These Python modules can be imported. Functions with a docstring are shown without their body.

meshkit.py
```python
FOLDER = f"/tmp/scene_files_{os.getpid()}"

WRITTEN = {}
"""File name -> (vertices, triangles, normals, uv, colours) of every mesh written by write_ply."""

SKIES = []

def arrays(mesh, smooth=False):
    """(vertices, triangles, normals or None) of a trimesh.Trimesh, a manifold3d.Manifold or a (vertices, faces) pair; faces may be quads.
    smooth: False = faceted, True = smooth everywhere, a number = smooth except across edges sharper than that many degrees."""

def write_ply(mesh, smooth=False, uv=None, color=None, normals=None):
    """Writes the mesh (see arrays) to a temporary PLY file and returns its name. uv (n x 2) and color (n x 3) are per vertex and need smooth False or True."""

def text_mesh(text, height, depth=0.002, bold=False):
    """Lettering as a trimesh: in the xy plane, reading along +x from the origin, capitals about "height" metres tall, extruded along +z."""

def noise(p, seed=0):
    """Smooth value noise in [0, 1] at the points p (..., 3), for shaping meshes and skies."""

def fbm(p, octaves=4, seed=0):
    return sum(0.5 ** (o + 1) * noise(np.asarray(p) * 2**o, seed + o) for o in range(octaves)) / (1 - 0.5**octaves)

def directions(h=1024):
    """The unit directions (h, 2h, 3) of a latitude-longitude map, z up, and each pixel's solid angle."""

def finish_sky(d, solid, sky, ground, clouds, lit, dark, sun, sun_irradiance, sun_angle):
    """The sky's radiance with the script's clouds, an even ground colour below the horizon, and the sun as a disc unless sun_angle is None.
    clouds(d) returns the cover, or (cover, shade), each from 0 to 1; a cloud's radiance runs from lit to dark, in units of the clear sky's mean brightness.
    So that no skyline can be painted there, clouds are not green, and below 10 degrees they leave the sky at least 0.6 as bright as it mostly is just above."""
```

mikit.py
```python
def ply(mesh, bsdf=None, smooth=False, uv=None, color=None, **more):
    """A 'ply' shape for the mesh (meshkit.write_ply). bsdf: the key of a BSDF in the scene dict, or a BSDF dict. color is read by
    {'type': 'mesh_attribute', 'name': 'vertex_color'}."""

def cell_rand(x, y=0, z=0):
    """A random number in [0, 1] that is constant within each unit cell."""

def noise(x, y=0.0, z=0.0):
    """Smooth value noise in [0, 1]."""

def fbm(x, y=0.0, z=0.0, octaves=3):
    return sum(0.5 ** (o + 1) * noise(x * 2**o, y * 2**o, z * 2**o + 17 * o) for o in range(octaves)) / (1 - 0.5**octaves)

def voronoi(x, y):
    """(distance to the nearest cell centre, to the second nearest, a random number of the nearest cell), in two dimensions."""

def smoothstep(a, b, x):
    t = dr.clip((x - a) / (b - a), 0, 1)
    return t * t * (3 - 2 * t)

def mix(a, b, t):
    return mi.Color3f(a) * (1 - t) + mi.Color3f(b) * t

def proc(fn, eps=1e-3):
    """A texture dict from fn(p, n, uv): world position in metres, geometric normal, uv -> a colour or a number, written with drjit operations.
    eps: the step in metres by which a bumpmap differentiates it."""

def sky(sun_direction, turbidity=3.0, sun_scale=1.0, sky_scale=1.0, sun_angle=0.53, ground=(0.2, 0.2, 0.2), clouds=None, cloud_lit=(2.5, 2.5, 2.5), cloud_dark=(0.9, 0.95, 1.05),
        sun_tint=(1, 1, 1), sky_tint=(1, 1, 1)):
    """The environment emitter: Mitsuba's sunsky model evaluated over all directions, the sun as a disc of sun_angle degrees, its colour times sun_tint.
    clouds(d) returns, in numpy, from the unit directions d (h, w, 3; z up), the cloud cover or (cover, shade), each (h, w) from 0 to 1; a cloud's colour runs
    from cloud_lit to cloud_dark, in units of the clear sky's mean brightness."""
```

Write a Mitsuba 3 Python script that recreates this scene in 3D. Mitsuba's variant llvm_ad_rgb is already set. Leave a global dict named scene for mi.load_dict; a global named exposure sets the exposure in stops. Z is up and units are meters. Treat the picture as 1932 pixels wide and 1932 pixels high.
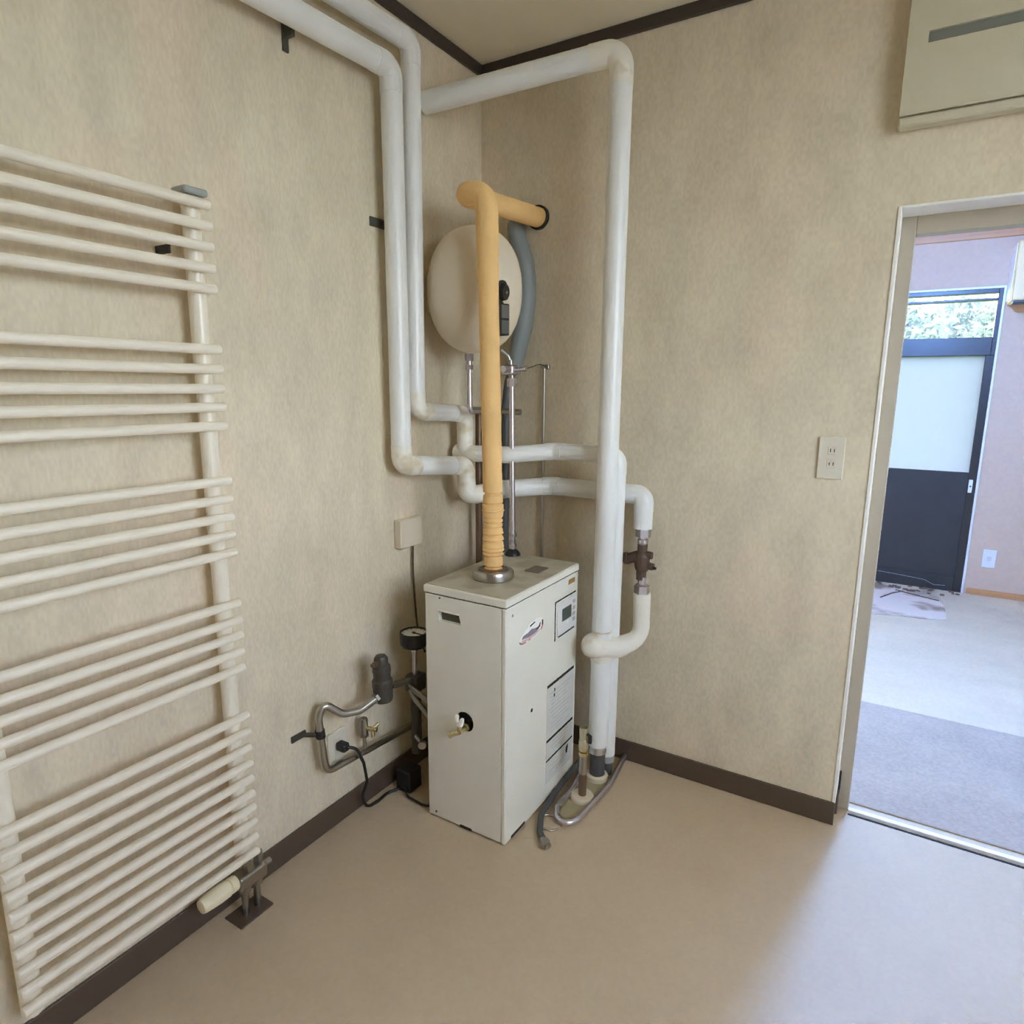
import math, random
import numpy as np
import trimesh
import manifold3d as m3
import shapely.geometry as sg
import drjit as dr
import mitsuba as mi
import mikit, meshkit
from mikit import proc, fbm, noise, smoothstep, mix

T = mi.ScalarTransform4f
rng = np.random.default_rng(7)
random.seed(7)

# ------------------------------------------------------------------ camera, sky, exposure
CAM = np.array([1.37731, -2.04361, 1.32228])
FWD = np.array([-0.5099226, 0.8391415, -0.18926295])
UP = np.array([-0.10428269, 0.15809207, 0.98190225])
exposure = 6.27


def clouds(d):
    n = meshkit.fbm(d * np.array([2.2, 2.2, 5.0]) + 3.1, 4, seed=3)
    return np.clip(0.45 + 1.1 * (n - 0.4), 0.25, 0.95), np.clip(0.3 + 0.8 * (n - 0.5), 0, 0.6)


scene = {
    'camera': {'type': 'perspective', 'fov': math.degrees(2 * math.atan(966 / 1218.6)), 'fov_axis': 'x', 'near_clip': 0.02, 'far_clip': 500.0,
               'to_world': T().look_at(origin=CAM.tolist(), target=(CAM + FWD).tolist(), up=UP.tolist())},
    'sky': mikit.sky((0.3, -0.75, 0.9), turbidity=3.0, sun_scale=0.0, sky_scale=1.0, ground=(0.52, 0.52, 0.49), clouds=clouds,
                     cloud_lit=(2.05, 2.05, 2.03), cloud_dark=(1.2, 1.24, 1.28)),
}
labels = {}
UNSEEN_LAMP = [5.0, 11.0, 28.5]  # radiance of the unseen far room lamp that lights the doorway floor

# ------------------------------------------------------------------ helpers
USED = {}


def numbered(key):
    n = USED.get(key)
    USED[key] = 0 if n is None else n + 1
    return key if n is None else f'{key}_{n + 1:03d}'


def thing(name, label, cat, group=None, kind=None):
    k = numbered(name)
    labels[k] = {'label': label, 'category': cat}
    if group:
        labels[k]['group'] = group
    if kind:
        labels[k]['kind'] = kind
    return k


def add(parent, name, mesh, mat, label=None, smooth=False, to=None, uv=None):
    """One entry of the scene: a part of PARENT, or (name None) the thing itself. mesh may be a ready ply dict."""
    k = parent if name is None else numbered(f'{parent}__{name}')
    d = dict(mesh) if isinstance(mesh, dict) else mikit.ply(mesh, mat, smooth=smooth, uv=uv)
    if to is not None:
        d['to_world'] = to
    scene[k] = d
    if label and name is not None:
        labels[k] = {'label': label}
    return k


def one(name, label, cat, mesh, mat, smooth=False, group=None, kind=None):
    return add(thing(name, label, cat, group, kind), None, mesh, mat, smooth=smooth)


def cat(*ms):
    return trimesh.util.concatenate([m for m in ms])


def box(lo, hi, c=0.0):
    lo, hi = np.minimum(lo, hi).astype(float), np.maximum(lo, hi).astype(float)
    if c <= 0:
        return trimesh.creation.box(bounds=[lo, hi])
    c = min(c, 0.45 * (hi - lo).min())
    pts = []
    for sx in (0, 1):
        for sy in (0, 1):
            for sz in (0, 1):
                p = np.where([sx, sy, sz], hi, lo)
                s = np.where([sx, sy, sz], -1, 1) * c
                for k in range(3):
                    q = p + s
                    q[k] = p[k]
                    pts.append(q)
    return trimesh.convex.convex_hull(np.array(pts))


def rbox(lo, hi, r, seg=10):
    lo, hi = np.array(lo, float), np.array(hi, float)
    return trimesh.convex.convex_hull(np.vstack([trimesh.creation.icosphere(2, r).vertices + np.where([a, b, c], hi - r, lo + r)
                                                 for a in (0, 1) for b in (0, 1) for c in (0, 1)]))


def fillet(pts, rb, n=9):
    pts = [np.array(p, float) for p in pts]
    out = [pts[0]]
    for a, b, c in zip(pts, pts[1:], pts[2:]):
        u, v = (a - b), (c - b)
        lu, lv = np.linalg.norm(u), np.linalg.norm(v)
        u, v = u / lu, v / lv
        ang = math.acos(np.clip(u @ v, -1, 1))
        if ang > math.radians(176):
            out.append(b)
            continue
        t = min(rb / math.tan(ang / 2), 0.49 * lu, 0.49 * lv)
        r = t * math.tan(ang / 2)
        bis = (u + v) / np.linalg.norm(u + v)
        cen = b + bis * r / math.sin(ang / 2)
        s, e = b + u * t - cen, b + v * t - cen
        tot = math.acos(np.clip(s @ e / (r * r), -1, 1))
        for k in range(n + 1):
            w = k / n
            out.append(cen + (math.sin((1 - w) * tot) * s + math.sin(w * tot) * e) / math.sin(tot))
    out.append(pts[-1])
    return np.array(out)


def resample(pts, step):
    pts = np.asarray(pts, float)
    s = np.r_[0, np.cumsum(np.linalg.norm(np.diff(pts, axis=0), axis=1))]
    t = np.linspace(0, s[-1], max(2, int(s[-1] / step) + 1))
    return np.stack([np.interp(t, s, pts[:, k]) for k in range(3)], 1)


def sweep(pts, r, n=20, caps=True, dome=0.0):
    """A round tube along pts; r is a number or one radius per point."""
    pts = np.asarray(pts, float)
    keep = np.r_[True, np.linalg.norm(np.diff(pts, axis=0), axis=1) > 1e-7]
    r = np.broadcast_to(r, len(pts))[keep]
    pts = pts[keep]
    tan = np.gradient(pts, axis=0)
    tan /= np.linalg.norm(tan, axis=1, keepdims=True)
    x = np.cross(tan[0], [0, 0, 1] if abs(tan[0][2]) < 0.9 else [1, 0, 0])
    x /= np.linalg.norm(x)
    a = np.linspace(0, 2 * np.pi, n, endpoint=False)
    rings = []
    for p, t, rr in zip(pts, tan, r):
        x = x - t * (x @ t)
        x /= np.linalg.norm(x)
        y = np.cross(t, x)
        rings.append(p + rr * (np.cos(a)[:, None] * x + np.sin(a)[:, None] * y))
    v = np.vstack(rings)
    f = []
    for k in range(len(pts) - 1):
        i = np.arange(n)
        j = (i + 1) % n
        f += [np.stack([k * n + i, k * n + j, (k + 1) * n + j], 1), np.stack([k * n + i, (k + 1) * n + j, (k + 1) * n + i], 1)]
    f = np.vstack(f)
    if caps:
        i = np.arange(n)
        j = (i + 1) % n
        a0, b0 = len(v), len(v) + 1
        v = np.vstack([v, pts[0], pts[-1]])
        f = np.vstack([f, np.stack([j, i, i * 0 + a0], 1), np.stack([(len(pts) - 1) * n + i, (len(pts) - 1) * n + j, i * 0 + b0], 1)])
    return trimesh.Trimesh(v, f, process=False)


def rod(a, b, r, n=20):
    return sweep([a, b], r, n)


def bent(pts, r, rb=0.03, n=20):
    return sweep(fillet(pts, rb), r, n)


def frame(axis):
    z = np.array(axis, float)
    z /= np.linalg.norm(z)
    x = np.cross([0, 0, 1] if abs(z[2]) < 0.9 else [1, 0, 0], z)
    x /= np.linalg.norm(x)
    m = np.eye(4)
    m[:3, 0], m[:3, 1], m[:3, 2] = x, np.cross(z, x), z
    return m


def lathe(profile, origin, axis=(0, 0, 1), n=32):
    """profile: (radius, height) pairs from bottom to top along the axis."""
    m = trimesh.creation.revolve(np.array(profile, float), sections=n)
    t = frame(axis)
    t[:3, 3] = origin
    m.apply_transform(t)
    return m


def hexnut(a, b, r):
    return sweep([a, b], r, 6)


def slab(poly, lo, hi, axis):
    """A shapely polygon in the two other axes (cyclic order), extruded from lo to hi along the axis."""
    m = trimesh.creation.extrude_polygon(poly, hi - lo, engine='earcut')
    v = m.vertices.copy()
    v[:, 2] += lo
    if axis == 1:      # polygon is (x, z)
        m.vertices = v[:, [0, 2, 1]]
        m.invert()
    elif axis == 0:    # polygon is (y, z)
        m.vertices = v[:, [2, 0, 1]]
    else:
        m.vertices = v
    return m


# ------------------------------------------------------------------ materials
def principled(color, rough=0.5, metallic=0.0, spec=0.5, **kw):
    c = {'type': 'rgb', 'value': list(color)} if not isinstance(color, dict) else color
    return {'type': 'twosided', 'b': {'type': 'principled', 'base_color': c, 'roughness': rough, 'metallic': metallic, 'specular': spec, **kw}}


def mat(name, d):
    scene['m_' + name] = d
    return 'm_' + name


def wallpaper(base, amount):
    def fn(p, n, uv):
        u = p.x + p.y * 1.37
        big = fbm(u * 2.1, p.z * 1.3, 3.0, 3)
        mid = fbm(u * 14.0, p.z * 7.0, 1.0, 3)
        fine = noise(u * 160.0, p.z * 90.0, 2.0)
        t = (big - 0.5) * 0.10 + (mid - 0.5) * 0.22 + (fine - 0.5) * 0.12
        c = mi.Color3f(base) * (1 + amount * t)
        warm = smoothstep(0.45, 0.75, fbm(u * 5.0 + 9, p.z * 3.0, 7.0, 2))
        return c * mix((0.995, 1.003, 0.99), (1.02, 0.992, 0.98), warm)
    return fn


def paper_height(p, n, uv):
    u = p.x + p.y * 1.37
    return 0.6 * noise(u * 75.0, p.z * 55.0, 4.0) + 0.4 * noise(u * 190.0, p.z * 140.0, 5.0)


def wallmat(name, base, amount=1.0, height=0.0012):
    return mat(name, {'type': 'twosided', 'b': {'type': 'bumpmap', 'arbitrary': proc(paper_height, 0.002), 'scale': height,
                                                'bsdf': {'type': 'principled', 'base_color': proc(wallpaper(base, amount)), 'roughness': 0.8, 'specular': 0.2}}})


WALL = wallmat('wallpaper', (0.615, 0.535, 0.40))
CEIL = mat('ceiling_board', principled((0.68, 0.625, 0.47), 0.8, spec=0.2))
DARKWOOD = mat('dark_wood', principled((0.045, 0.034, 0.026), 0.45))
BASE = mat('brown_vinyl', principled((0.078, 0.054, 0.037), 0.45))


def floor_color(p, n, uv):
    m = fbm(p.x * 3.0, p.y * 3.0, 2.0, 3)
    f = noise(p.x * 120.0, p.y * 120.0, 4.0)
    return mi.Color3f(0.47, 0.37, 0.25) * (0.93 + 0.12 * m + 0.05 * f)


def floor_height(p, n, uv):
    return fbm(p.x * 60.0, p.y * 60.0, 1.0, 3) + 0.2 * noise(p.x * 190.0, p.y * 190.0, 2.0)


FLOOR = mat('vinyl_floor', {'type': 'twosided', 'b': {'type': 'bumpmap', 'arbitrary': proc(floor_height, 0.003), 'scale': 0.0017,
                                                      'bsdf': {'type': 'principled', 'base_color': proc(floor_color), 'roughness': 0.55, 'specular': 0.4}}})


def carpet_fn(base):
    def fn(p, n, uv):
        f = noise(p.x * 130.0, p.y * 130.0, 1.0)
        g = fbm(p.x * 9.0, p.y * 9.0, 3.0, 3)
        return mi.Color3f(base) * (0.8 + 0.2 * g + 0.18 * f)
    return fn


CARPET = mat('grey_carpet', principled(proc(carpet_fn((0.37, 0.305, 0.235))), 0.95, spec=0.1))


def far_floor_color(p, n, uv):
    s = fbm(p.x * 2.4, p.y * 6.0, 1.0, 4)
    f = noise(p.x * 110.0, p.y * 60.0, 3.0)
    dirt = smoothstep(0.55, 0.8, fbm(p.x * 5.0, p.y * 3.0 + 4, 9.0, 3)) * smoothstep(2.3, 3.0, p.y)
    return mix(mi.Color3f(0.55, 0.46, 0.32) * (0.88 + 0.18 * s + 0.06 * f), (0.27, 0.22, 0.17), 0.75 * dirt)


FARFLOOR = mat('far_floor', principled(proc(far_floor_color), 0.6, spec=0.3))
BAREBOARD = mat('bare_board', principled(proc(lambda p, n, uv: mix((0.62, 0.53, 0.44), (0.30, 0.22, 0.15), smoothstep(0.5, 0.85, fbm(p.x * 7.0, p.y * 7.0, 2.0, 3) + 0.25 * smoothstep(2.75, 3.0, p.y)))), 0.8, spec=0.2))
FARWALL = mat('far_wall', principled(proc(lambda p, n, uv: mi.Color3f(0.66, 0.49, 0.345) * (0.96 + 0.06 * noise(p.x * 60.0, p.z * 60.0, p.y * 60.0))), 0.85, spec=0.2))
ORANGEWOOD = mat('orange_wood', principled(proc(lambda p, n, uv: mix((0.52, 0.24, 0.09), (0.62, 0.34, 0.14), fbm(p.x * 3.0, p.z * 120.0, 1.0, 3))), 0.4))
JAMB = mat('jamb_paint', principled((0.43, 0.375, 0.285), 0.45))
LITREVEAL = mat('lit_reveal', principled((0.74, 0.72, 0.66), 0.5))  # pale colour carries the far room light falling on the reveal
WHITEPIPE = mat('white_pipe', principled(proc(lambda p, n, uv: mi.Color3f(0.71, 0.715, 0.685) * (0.95 + 0.08 * fbm(p.x * 9.0, p.y * 9.0, p.z * 5.0, 2))), 0.32, spec=0.5))
CREAMPIPE = mat('cream_elbow', principled(proc(lambda p, n, uv: mix((0.72, 0.69, 0.60), (0.56, 0.49, 0.35), smoothstep(0.5, 0.8, fbm(p.x * 22.0, p.y * 22.0, p.z * 22.0, 3)))), 0.4))
RADIATOR = mat('cream_enamel', principled((0.72, 0.655, 0.53), 0.3, spec=0.5))
CREAMPLASTIC = mat('cream_plastic', principled((0.72, 0.64, 0.44), 0.4))
BOILER = mat('boiler_white', principled(proc(lambda p, n, uv: mi.Color3f(0.70, 0.68, 0.59) * (0.97 + 0.05 * fbm(p.x * 12.0, p.y * 12.0, p.z * 6.0, 3))), 0.32, spec=0.5))
BOILERTOP = mat('boiler_top', principled(proc(lambda p, n, uv: mix((0.42, 0.39, 0.29), (0.33, 0.29, 0.205), smoothstep(0.4, 0.75, fbm(p.x * 14.0, p.y * 14.0, 2.0, 3)))), 0.5))
CONTROL = mat('panel_plastic', principled((0.66, 0.66, 0.63), 0.35))
GREYPRINT = mat('grey_print', principled((0.40, 0.40, 0.375), 0.6))
LABELPAPER = mat('label_paper', principled((0.56, 0.555, 0.51), 0.55))
BLACK = mat('black_plastic', principled((0.012, 0.012, 0.012), 0.45))
DARKGREY = mat('dark_grey', principled((0.06, 0.062, 0.06), 0.5))
LCD = mat('lcd', principled((0.07, 0.09, 0.075), 0.25))
REDPRINT = mat('red_print', principled((0.42, 0.12, 0.13), 0.5))
PURPLEPRINT = mat('purple_print', principled((0.23, 0.20, 0.24), 0.5))
PINKPRINT = mat('pink_print', principled((0.60, 0.42, 0.41), 0.5))
WHITEPRINT = mat('white_print', principled((0.78, 0.79, 0.74), 0.5))
ORANGELABEL = mat('amber_label', principled((0.32, 0.18, 0.05), 0.5))
CHROME = mat('chrome', {'type': 'twosided', 'b': {'type': 'roughconductor', 'material': 'Cr', 'distribution': 'ggx', 'alpha': 0.12}})
STEEL = mat('steel', principled((0.46, 0.44, 0.40), 0.28, metallic=1.0))
DULLSTEEL = mat('dull_steel', principled((0.38, 0.36, 0.32), 0.35, metallic=1.0))
COPPER = mat('brown_copper', principled((0.20, 0.13, 0.09), 0.4, metallic=0.7))
BRASS = mat('brass', principled((0.70, 0.62, 0.36), 0.25, metallic=1.0))
BRONZE = mat('bronze', principled((0.10, 0.065, 0.045), 0.5, metallic=0.3))
GUNMETAL = mat('gunmetal', principled((0.07, 0.062, 0.05), 0.45, metallic=0.4))
FLUE = mat('flue_wrap', principled(proc(lambda p, n, uv: mi.Color3f(0.74, 0.475, 0.20) * (0.88 + 0.2 * fbm(p.x * 18.0, p.y * 18.0, p.z * 9.0, 3) + 0.05 * noise(p.x * 200.0, p.y * 200.0, p.z * 260.0))), 0.75, spec=0.2))
TANK = mat('tank_enamel', principled((0.66, 0.58, 0.45), 0.35, spec=0.5))
HOSE = mat('grey_hose', principled((0.21, 0.24, 0.24), 0.5))
BEIGE = mat('beige_plastic', principled((0.58, 0.50, 0.37), 0.45))
SOCKET = mat('socket_plastic', principled((0.62, 0.57, 0.46), 0.4))
CLIP = mat('clip_green', principled((0.06, 0.058, 0.042), 0.5))
PANELBOX = mat('panel_box', principled((0.50, 0.46, 0.335), 0.4))
DULLGREEN = mat('smoke_window', principled((0.17, 0.18, 0.15), 0.3))
CAPGREY = mat('cap_grey', principled((0.30, 0.32, 0.30), 0.4))
ALUDARK = mat('dark_aluminium', principled((0.036, 0.032, 0.026), 0.35))
ALUPANEL = mat('dark_panel', principled(proc(lambda p, n, uv: mi.Color3f(0.040, 0.040, 0.036) * (0.9 + 0.25 * fbm(p.x * 8.0, p.z * 8.0, 1.0, 3))), 0.4))
WHITEALU = mat('white_casing', principled((0.78, 0.78, 0.78), 0.4))
ALU = mat('bright_aluminium', principled((0.75, 0.76, 0.78), 0.3, metallic=1.0))
FROST = mat('frosted_glass', {'type': 'principledthin', 'base_color': {'type': 'rgb', 'value': [0.115, 0.128, 0.15]}, 'roughness': 0.5, 'diff_trans': 1.9, 'eta': 1.3})
GLASS = mat('window_glass', {'type': 'thindielectric', 'int_ior': 1.5})
LEAF = [mat(f'leaf_{k}', {'type': 'principledthin', 'base_color': {'type': 'rgb', 'value': c}, 'roughness': 0.6, 'diff_trans': 0.7}) for k, c in enumerate([(0.23, 0.30, 0.22), (0.27, 0.33, 0.27)])]
BARK = mat('bark', principled((0.10, 0.075, 0.05), 0.9))
GRASS = mat('lawn', principled(proc(lambda p, n, uv: mi.Color3f(0.14, 0.19, 0.08) * (0.7 + 0.6 * fbm(p.x * 2.0, p.y * 2.0, 1.0, 4))), 0.9, spec=0.1))
TWIG = mat('twig', principled((0.16, 0.10, 0.06), 0.8))

# ------------------------------------------------------------------ room shell
HC = 2.4
X1, Y0 = 2.75, -3.3            # right side and near end of the boiler room
DX0, DX1, DZ = 1.305, 2.10, 1.784   # doorway in the right wall
WT = 0.13
FY, FX0, FX1, FH = 3.05, -1.7, 4.0, 2.29   # far room

FLOOR_MESH = trimesh.creation.extrude_polygon(sg.box(-0.1, Y0 - 0.1, X1 + 0.1, 0.117).difference(sg.box(1.341, 0.075, DX1 - 0.036, 0.2)), 0.06, engine='earcut')
FLOOR_MESH.apply_translation((0, 0, -0.06))
one('floor', 'brown vinyl floor of the boiler room', 'floor', FLOOR_MESH, FLOOR, kind='structure')
one('ceiling', 'olive beige ceiling board of the boiler room', 'ceiling', box((-0.1, Y0 - 0.1, HC), (X1 + 0.1, WT, HC + 0.08)), CEIL, kind='structure')


def wall_y(y0, y1, x0, x1, z1, holes):
    p = sg.box(x0, 0, x1, z1)
    for h in holes:
        p = p.difference(sg.box(*h))
    return slab(p, y0, y1, 1)


def wall_x(x0, x1, y0, y1, z1, holes):
    p = sg.box(y0, 0, y1, z1)
    for h in holes:
        p = p.difference(sg.box(*h))
    return slab(p, x0, x1, 0)


LW = (-2.25, 0.2, -1.86, 1.5)    # unseen window in the left wall, lights the radiator ends: y0, z0, y1, z1
SW = (-2.15, 1.05, -0.85, 2.3)      # unseen window in the side wall, lights the left wall and boiler: y0, z0, y1, z1
one('wall_left', 'tan mottled wallpaper wall behind the towel radiator', 'wall', wall_x(-0.12, 0, Y0, WT, HC, [LW]), WALL, kind='structure')
one('wall_right', 'tan mottled wallpaper wall with the doorway', 'wall', wall_y(0, WT, -0.12, X1 + 0.1, HC, [(DX0, -1, DX1, DZ)]), WALL, kind='structure')
one('wall_near', 'unseen wall behind the camera, coloured dark brown to cut bounced light', 'wall', wall_y(Y0 - 0.12, Y0, -0.12, X1 + 0.1, HC, []), mat('dark_near_wall', principled((0.24, 0.18, 0.12), 0.5)), kind='structure')  # out of view; dark colour chosen to dim light bounced onto the boiler
one('wall_side', 'tan wallpaper wall to the right of the camera', 'wall', wall_x(X1, X1 + 0.1, Y0, 0, HC, [SW]), WALL, kind='structure')


def window(n, label, axis, at, rect, depth):
    k = thing(f'window_{n}', label, 'window', kind='structure')
    a0, z0, a1, z1 = rect
    fr = sg.box(a0, z0, a1, z1).difference(sg.box(a0 + 0.045, z0 + 0.045, (a0 + a1) / 2 - 0.02, z1 - 0.045)).difference(sg.box((a0 + a1) / 2 + 0.02, z0 + 0.045, a1 - 0.045, z1 - 0.045))
    add(k, 'frame', slab(fr, at, at + depth, axis), WHITEALU)
    q = sg.box(a0 + 0.03, z0 + 0.03, a1 - 0.03, z1 - 0.03)
    add(k, 'pane', slab_sheet(q, at + depth / 2, axis), GLASS)


def slab_sheet(poly, at, axis):
    a0, z0, a1, z1 = poly.bounds
    v = np.array([[a0, z0], [a1, z0], [a1, z1], [a0, z1]])
    v3 = np.insert(v, axis, at, axis=1)
    return trimesh.Trimesh(v3, [[0, 1, 2], [0, 2, 3]], process=False)


window(1, 'unseen window in the left wall beyond the towel radiator, placed to light the radiator ends', 0, -0.09, LW, 0.05)  # out of view, placed to light the radiator ends and nearby floor

window(2, 'unseen window in the wall to the right of the camera, placed to light the left wall and the boiler front', 0, X1 + 0.03, SW, 0.05)  # out of view, main daylight on the left wall and boiler front

# cornices and baseboards
TH, TT = 0.036, 0.012
k = one('trim_1', 'dark brown ceiling trim along the left wall', 'ceiling trim', box((0, Y0, HC - TH), (TT, 0, HC), 0.002), DARKWOOD, kind='structure')
k = one('trim_2', 'dark brown ceiling trim along the wall with the doorway', 'ceiling trim', box((TT, -TT, HC - TH), (X1, 0, HC), 0.002), DARKWOOD, kind='structure')
one('baseboard_left', 'dark brown baseboard under the towel radiator', 'baseboard', box((0, -3.28, 0), (0.008, 0, 0.075), 0.002), BASE, kind='structure')
k = thing('baseboard_right', 'brown baseboard ending at the doorway', 'baseboard', kind='structure')
add(k, 'strip', box((0.008, -0.008, 0), (DX0 + 0.002, 0, 0.075), 0.002), BASE)
add(k, 'end_return', box((DX0 - 0.001, 0.055, 0.002), (DX0 + 0.006, 0.098, 0.072), 0.001), BASE)
one('baseboard_side', 'brown baseboard right of the doorway', 'baseboard', box((DX1, -0.008, 0), (X1, 0, 0.075), 0.002), BASE, kind='structure')

# doorway frame set back in the wall
k = thing('door_1', 'beige painted door frame of the open doorway', 'door frame', kind='structure')
add(k, 'reveal', box((DX0 - 0.008, -0.004, 0.075), (DX0 + 0.001, 0.1, DZ + 0.004), 0.0015), LITREVEAL, label='pale edge strip of the door opening, far room light put into its colour')
add(k, 'reveal', box((DX0, -0.004, DZ - 0.003), (DX1, 0.1, DZ + 0.004), 0.0015), LITREVEAL)
add(k, 'jamb', box((DX0, 0.1, 0), (1.341, 0.145, DZ + 0.02), 0.002), JAMB)
add(k, 'jamb', box((DX1 - 0.036, 0.1, 0), (DX1, 0.145, DZ + 0.02), 0.002), JAMB)
add(k, 'head', box((1.341, 0.1, 1.734), (DX1 - 0.036, 0.145, DZ + 0.02), 0.002), JAMB)
add(k, 'dark_foot_piece', cat(box((DX0 + 0.001, 0.088, 0.06), (DX0 + 0.007, 0.1, 0.13), 0.001)), BLACK, label='small black piece at the foot of the door frame')  # dark mark at the frame foot, built as a thin black piece
k = thing('threshold', 'bright aluminium threshold strip across the doorway', 'threshold')
add(k, 'strip', box((1.3412, 0.098, -0.012), (DX1 - 0.0362, 0.117, 0.004), 0.001), WHITEALU)
add(k, 'gap', box((1.3412, 0.0752, -0.02), (DX1 - 0.0362, 0.098, -0.008)), BLACK, label='black gap in front of the strip')

# ------------------------------------------------------------------ far room
one('floor_001', 'pale grey blue worn floor of the far room', 'floor', box((FX0 - 0.1, 0.117, -0.06), (FX1 + 0.1, FY + 0.12, 0)), FARFLOOR, kind='structure')
USED['floor'] = 1
one('ceiling_001', 'white ceiling of the far room', 'ceiling', box((FX0 - 0.1, WT, FH), (FX1 + 0.1, FY + 0.12, FH + 0.08)), FARWALL, kind='structure')
EX0, EX1, EZ = 0.92, 1.79, 1.94   # outside door
FW = (-0.9, 0.7, 0.3, 1.9)  # unseen far room window, placed to light that room
one('wall_far', 'white wall around the outside door', 'wall', wall_y(FY, FY + 0.12, FX0 - 0.1, FX1 + 0.1, FH, [(EX0, -1, EX1, EZ), FW]), FARWALL, kind='structure')
one('wall_far_left', 'white wall of the far room, hidden behind the wallpaper wall', 'wall', wall_x(FX0 - 0.1, FX0, WT, FY, FH, []), FARWALL, kind='structure')
one('wall_far_right', 'white wall at the right end of the far room', 'wall', wall_x(FX1, FX1 + 0.1, WT, FY, FH, []), FARWALL, kind='structure')
one('wall_back', 'white back of the wall with the doorway, facing the far room', 'wall', wall_y(WT, WT + 0.012, FX0, FX1, FH, [(DX0, -1, DX1, DZ + 0.02)]), FARWALL, kind='structure')
window(3, 'unseen window of the far room, left of the outside door, placed to light that room', 1, FY + 0.03, FW, 0.05)
one('trim_3', 'orange brown wooden trim under the far ceiling', 'ceiling trim', box((FX0, FY - 0.02, 2.236), (FX1, FY, 2.285), 0.003), ORANGEWOOD, kind='structure')
one('baseboard_far', 'thin orange brown baseboard right of the outside door', 'baseboard', box((EX1 + 0.03, FY - 0.012, 0), (FX1, FY, 0.04), 0.002), ORANGEWOOD, kind='structure')

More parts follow.
